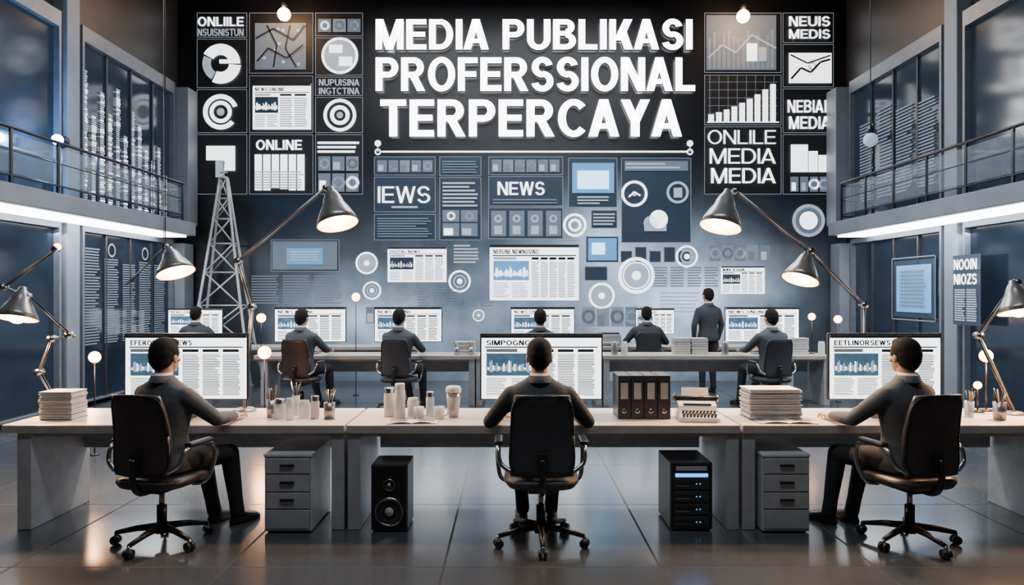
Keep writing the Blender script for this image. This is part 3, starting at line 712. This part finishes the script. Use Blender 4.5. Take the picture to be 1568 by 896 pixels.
def jar(x,y,r,h,m,lid=None,nm='storage_jar',z=.751):
    b=B(); b.lathe([(.001,0),(r*.95,0),(r,.01),(r,h*.82),(r*.85,h*.9),(r*.85,h),(r*.78,h),(r*.78,h*.88),(r*.93,h*.8),(r*.93,.012),(.001,.012)],m,(x,y,z))
    if lid: b.lathe([(r*.9,h-.02),(r*.92,h+.012),(r*.85,h+.018),(.001,h+.018)],lid,(x,y,z))
    return b.obj(nm)
pencil_cup(-1.81,5.5,.034,.13,M_steelc,11); pencil_cup(-1.66,5.62,.03,.15,M_jar,9); pencil_cup(-1.36,5.45,.042,.12,M_steelc,9)
jar(-1.73,5.45,.042,.13,M_jar,M_chrome); jar(-1.56,5.49,.046,.13,M_jar); jar(-1.47,5.46,.032,.15,M_ceram,M_chrome); jar(-1.64,5.40,.032,.16,M_jar)
jar(-.93,5.55,.042,.20,M_ceram,M_chrome); jar(-.84,5.48,.040,.24,M_ceram,M_ceram,'thermos_flask'); jar(-.75,5.55,.045,.14,M_ceram); jar(-.62,5.54,.032,.17,M_ceram,M_chrome,'thermos_flask')
b=B(); b.lathe([(.001,0),(.036,0),(.055,.21),(.05,.21),(.033,.01),(.001,.01)],M_steelc,(0,0,0)); b.lathe([(.058,.19),(.06,.215),(.05,.235),(.001,.24)],M_ceram); b.lathe([(.042,.06),(.052,.16),(.0535,.16),(.0435,.06)],M_paperg); b.obj('takeaway_coffee_cup',loc=(-.44,5.5,.751))
def mug(x,y,z=.751):
    b=B(); b.lathe([(.001,0),(.034,0),(.038,.09),(.034,.09),(.031,.008),(.001,.008)],M_ceram)
    b.sweep(catmull([(.036,0,.075),(.06,0,.07),(.062,0,.035),(.035,0,.02)]),.005,M_ceram,8); b.obj('coffee_mug',loc=(x,y,z))
mug(-.54,5.44); mug(-.69,5.43)
def magazine(x,y,w,d,rz,n=2):
    b=B()
    for s in(-1,1):
        pts=[];fs=[]
        for i in range(7):
            t=i/6; h=.004+.012*math.sin(math.pi*min(1,t*1.1+.05)); pts+= [(s*t*w/2,-d/2,h),(s*t*w/2,d/2,h)]
        for i in range(6): fs.append((2*i,2*i+1,2*i+3,2*i+2))
        b.add(pts,fs,M_paper,True)
        b.box(*sorted((s*.002,s*w/2)),-d/2,d/2,0,.003,M_paperg)
        for i in range(6): b.box(*sorted((s*.03*1,s*(w/2-.02))),-d/2+.03+i*.03*d/.2,-d/2+.038+i*.03*d/.2,.0165,.0172,M_char)
    b.obj('open_magazine',loc=(x,y,.751),rz=rz)
magazine(-.72,5.29,.36,.15,.06); magazine(1.98,5.29,.42,.14,-.05)
b=B()
for i in range(4):
    x=.785+i*.099; b.rbox(x,x+.094,5.42,5.70,.751,1.075,M_char,.006); b.box(x+.02,x+.074,5.416,5.421,.90,1.02,M_paperg); b.lathe([(.010,0),(.018,.0),(.018,.004),(.010,.004)],M_chrome,(x+.047,5.42,.81),(0,-1,0),16); b.box(x+.03,x+.067,5.413,5.42,1.04,1.05,M_chrome)
b.obj('ring_binders')
# typewriter
b=B(); w=.15
b.loft([(.0,0,.0,w,.15,6),(.025,0,0,w,.15,6),(.04,0,.01,w*.97,.13,6)],M_ceram,32)
prof=[(-.14,.03),(-.03,.055),(.0,.10),(.08,.125),(.13,.115),(.14,.02)]
vs=[];fs=[]
for s in(-1,1):
    for y,z in prof: vs.append((s*w*.93,y,z))
n=len(prof); fs=[tuple(range(n)),tuple(range(2*n-1,n-1,-1))]+[(i,n+i,n+(i+1)%n,(i+1)%n) for i in range(n)]
b.add(vs,fs,M_ceram)
for r in range(4):
    for k in range(10): x=-.116+k*.025+(r%2)*.008; y=-.125+r*.026; z=.038+r*.0068; b.cyl((x,y,z),(x,y,z+.012),.0088,M_black,n=10)
b.box(-.10,.10,-.0,.045,.102,.112,M_char)
b.cyl((-.155,.10,.14),(.155,.10,.14),.02,M_black,n=20); b.cyl((-.168,.10,.14),(-.155,.10,.14),.026,M_chrome); b.cyl((.155,.10,.14),(.168,.10,.14),.026,M_chrome)
b.add([(-.1,.118,.14),(.1,.118,.14),(.1,.15,.215),(-.1,.15,.215)],[(0,1,2,3)],M_paper)
b.sweep([(-.155,.09,.15),(-.165,.05,.18)],.005,M_chrome,8)
b.obj('typewriter',loc=(1.375,5.42,.752),rz=-.10)
pencil_cup(3.60,5.40,.045,.13,M_steelc,12); pencil_cup(3.45,5.52,.035,.12,M_jar,8)
for px in(700,722): pencil_cup((px-784)/101.,11.0,.04,.12,M_steelc,6)
for px in(940,955,1108,1255): jar((px-784)/101.,11.02,.05,.2,M_ceram if px%2 else M_steelc)
b=B(); b.rbox(-.2,.2,-.12,.12,0,.2,M_cabf,.02); b.rbox(-.15,.15,-.16,.0,.05,.07,M_paper,.004); b.rbox(-.18,.18,-.05,.1,.2,.23,M_char,.01); b.obj('printer',loc=(1.72,12.95,.751))

# lattice tower behind the rear desk
def tower(cx,cy,z0,z1,h0,h1):
    b=B()
    def hw(z): t=(z-z0)/(z1-z0); return h0+(h1-h0)*t**.9
    lv=[z0+(z1-z0)*t for t in(0,.2,.38,.54,.68,.80,.90,1)]
    C=lambda z,i:V((cx+hw(z)*(1,1,-1,-1)[i],cy+hw(z)*(1,-1,-1,1)[i]*.5,z))
    for i in range(4):
        b.sweep([C(z,i) for z in lv],.027,M_tower,8)
        j=(i+1)%4
        for k in range(len(lv)-1):
            a,c=lv[k],lv[k+1]
            if i in(1,): b.cyl(C(a,i),C(c,j),.015,M_tower,n=6); b.cyl(C(a,j),C(c,i),.015,M_tower,n=6)
            if i in(3,) and k%2: b.cyl(C(a,i),C(c,j),.011,M_tower,n=6)
            b.cyl(C(c,i),C(c,j),.011,M_tower,n=6)
        b.rbox(C(z0,i).x-.04,C(z0,i).x+.04,C(z0,i).y-.04,C(z0,i).y+.04,z0-.0,z0+.02,M_tower,.004)
    b.cyl((cx,cy,z1-.02),(cx,cy,z1+.28),.014,M_tower,n=8); b.sphere((cx,cy,z1+.29),.022,M_tower)
    b.cyl((cx-.07,cy,z1+.10),(cx+.07,cy,z1+.10),.012,M_tower,n=6); b.cyl((cx,cy,z1-.01),(cx,cy,z1+.02),.075,M_tower)
    return b.obj('lattice_tower')
tower(-5.36,13.6,0,3.82,.62,.06)

# ------------------------------------------------------------------ lamps
def shade(b,top,d,L,R,lights,e=18,mb=None):
    top=V(top); d=V(d).normalized()
    prof=[(.12,-.16),(.16,-.15),(.2,-.05),(.26,0),(.36,.10),(.44,.22),(.5,.36),(.68,.55),(.88,.8),(1,1)]
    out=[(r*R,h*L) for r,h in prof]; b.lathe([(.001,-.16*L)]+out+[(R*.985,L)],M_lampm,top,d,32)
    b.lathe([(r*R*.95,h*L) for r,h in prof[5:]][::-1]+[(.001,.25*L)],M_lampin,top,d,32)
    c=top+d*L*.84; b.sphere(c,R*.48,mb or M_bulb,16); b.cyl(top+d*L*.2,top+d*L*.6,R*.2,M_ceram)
    lights.append((top+d*L*1.22,d,e,R))
def lamp(name,base,arms,heads,base_r=.09,r=.011,e=22):
    b=B(); lg=[]
    if base: b.lathe([(.001,0),(base_r,0),(base_r,.012),(base_r*.8,.024),(.02,.03),(.001,.03)],M_lampm,base)
    for pts in arms:
        for p,q in zip(pts[:-1],pts[1:]):
            p,q=V(p),V(q); o=V((0,.014,0)); b.cyl(p+o,q+o,r,M_darkmet,n=10); b.cyl(p-o,q-o,r*.8,M_lampm,n=10)
        for p in pts[1:-1]: b.cyl(V(p)-V((0,.035,0)),V(p)+V((0,.035,0)),.026,M_chrome,n=16)
        p=V(pts[-1]); b.cyl(p-V((0,.03,0)),p+V((0,.03,0)),.022,M_chrome,n=16)
    for top,d,L,R in heads: shade(b,top,d,L,R,lg,e)
    o=b.obj(name)
    for c,d,en,R in lg: light('lamp_spot','SPOT',c,en*8,(1,.60,.32),.06,parent=o,spot=math.radians(155),target=c+d)
    return o
def W(px,py,d): return V(((px-784)*d/1120,d,CAMZ+(448-py)*d/1120))
lamp('desk_lamp',(-2.12,5.80,.75),[[(-2.12,5.80,.77),W(386,470,5.8),W(365,400,5.8),W(499,288,5.8)]],[(W(507,294,5.8),(.20,-.20,-.75),.28,.165)],r=.013,e=22)
lamp('desk_lamp',(2.79,5.80,.75),[[(2.79,5.80,.77),W(1322,467,5.8),W(1240,385,5.8),W(1126,292,5.8)]],[(W(1113,298,5.8),(-.20,-.18,-.75),.28,.165),(W(1236,390,5.8),(-.28,-.18,-.75),.22,.145)],r=.013,e=20)
lampL=lamp('desk_lamp',(-3.50,5.68,.75),[[(-3.50,5.68,.77),W(60,570,5.68),W(80,519,5.68),W(107,513,5.68),W(42,453,5.68)],[W(42,453,5.68),W(5,440,5.68),W(86,381,5.68)]],[(W(34,446,5.68),(-.02,-.20,-.75),.22,.15)],base_r=.08,r=.008,e=24)
b=B(); b.sphere(W(88,378,5.68),.028,M_bulbs); b.cyl(W(84,381,5.68),W(87,379,5.68),.012,M_chrome); b.obj('bulb',lampL)
lamp('desk_lamp',(3.86,5.62,.75),[[(3.86,5.62,.77),W(1486,514,5.62)+V((.06,0,0)),W(1556,432,5.62)]],[(W(1552,436,5.62),(.02,-.20,-.75),.22,.15)],base_r=.07,r=.010,e=28)
# pendant lamp on a cord with balance arm
lamp('pendant_lamp',None,[[W(192,437,6.6),W(254,377,6.6)],[W(252,376,6.6),(W(250,376,6.6).x,6.6,7.7)]],[(W(260,384,6.6),(.28,-.16,-.75),.22,.17)],r=.005,e=20)
def pend(px,py,d,r,m,e,col,nm='pendant_bulb',top=7.7):
    p=W(px,py,d); b=B(); b.sphere(p,r,m,20); b.cyl(p+V((0,0,r*.8)),p+V((0,0,r*2)),r*.45,M_darkmet); b.cyl(p+V((0,0,r*1.8)),(p.x,p.y,top),.006,M_darkmet,n=6)
    o=b.obj(nm)
    if e: light('bulb_glow','POINT',p-V((0,r*1.3,0)),e,col,r,parent=o)
warm=(1,.60,.32)
pend(435,22,13.6,.12,M_bulb,60,warm); pend(1138,25,13.6,.12,M_bulb,60,warm)
pend(1333,214,9.0,.085,M_grey,0,warm,'pendant_globe')
# small glowing globe lamps on stems
def globe(px,py,d,z0,r=.05,e=0):
    p=W(px,py,d); b=B(); b.sphere(p,r,M_bulbs,16); b.cyl((p.x,p.y,z0+.01),p-V((0,0,r*.8)),.007,M_darkmet,n=8); b.lathe([(.001,0),(.05,0),(.045,.014),(.001,.018)],M_darkmet,(p.x,p.y,z0))
    o=b.obj('globe_lamp')
    if e: light('bulb_glow','POINT',p-V((0,r*1.4,0)),e,(1,.5,.24),r,parent=o)
globe(145,547,7.6,0,.06,22); globe(400,487,11.25,.75,.07); globe(405,540,9.6,0,.085,22); globe(1243,485,11.25,.75,.055)
globe(545,455,12.0,0,.07); globe(1283,489,11.3,0,.06); globe(1510,545,5.80,.75,.05,16); globe(1497,590,5.75,.75,.03)
# blue lamp added at the balcony in place of a lens flare
p=W(88,214,9.6); b=B(); b.sphere(p,.07,M_flare); b.cyl(p-V((.0,-.05,0)),p+V((0,.14,0)),.08,M_darkmet); b.cyl(p+V((0,.1,0)),(p.x,p.y+.1,2.921),.012,M_darkmet,n=8); o=b.obj('lens_flare_lamp'); light('flare_light','POINT',p-V((0,.14,0)),120,(.22,.48,1),.06,parent=o)

# ------------------------------------------------------------------ added ceiling fill lights (unseen)
def lum(x,y,z,sx,sy,e,target,col=(.9,.95,1)):
    b=B(); b.box(x-sx/2-.04,x+sx/2+.04,y-sy/2-.04,y+sy/2+.04,z+.02,z+.12,M_black); b.box(x-sx/2,x+sx/2,y-sy/2,y+sy/2,z+.01,z+.02,M_panel)
    for s in(-1,1): b.cyl((x+s*sx*.4,y,z+.1),(x+s*sx*.4,y,7.7),.01,M_black,n=6)
    o=b.obj('added_fill_panel'); light('fill_light','AREA',(x,y,z-.02),e,col,sx,sy=sy,parent=o,target=target)
lum(0,3.0,6.9,5,.8,240,(0,4.6,.5))
# unseen tight spots added to brighten the aisle floor between the desk rows
def down(x,y,z,e,tx,ty,ang):
    b=B(); b.cyl((x,y,z+.02),(x,y,z+.3),.12,M_black); b.cyl((x,y,z+.3),(x,y,7.7),.015,M_black,n=8); b.cyl((x,y,z+.01),(x,y,z+.02),.10,M_panel)
    o=b.obj('added_floor_spot'); light('floor_spot_beam','SPOT',(x,y,z-.03),e,(.86,.93,1),.15,parent=o,spot=math.radians(ang),target=(tx,ty,0))
for x,t in((-2.3,-1.7),(-.7,-.75),(1.1,1.15),(2.9,2.3)): down(x,8.4,6.8,4500,t,7.2,30)
lum(0,9.2,7.0,7,.8,500,(0,8.2,0))
lum(0,11.2,7.35,6,.5,200,(0,11.0,0))

w=bpy.data.worlds.new('world'); scene.world=w; w.use_nodes=True
w.node_tree.nodes['Background'].inputs[0].default_value=(.35,.45,.6,1); w.node_tree.nodes['Background'].inputs[1].default_value=.1

cam=bpy.data.cameras.new('camera'); co=bpy.data.objects.new('camera',cam); COL.objects.link(co); scene.camera=co
co.location=(0,0,CAMZ); co.rotation_euler=(math.radians(90),0,0); cam.sensor_width=36; cam.lens=1120/1568*36; cam.clip_start=.05
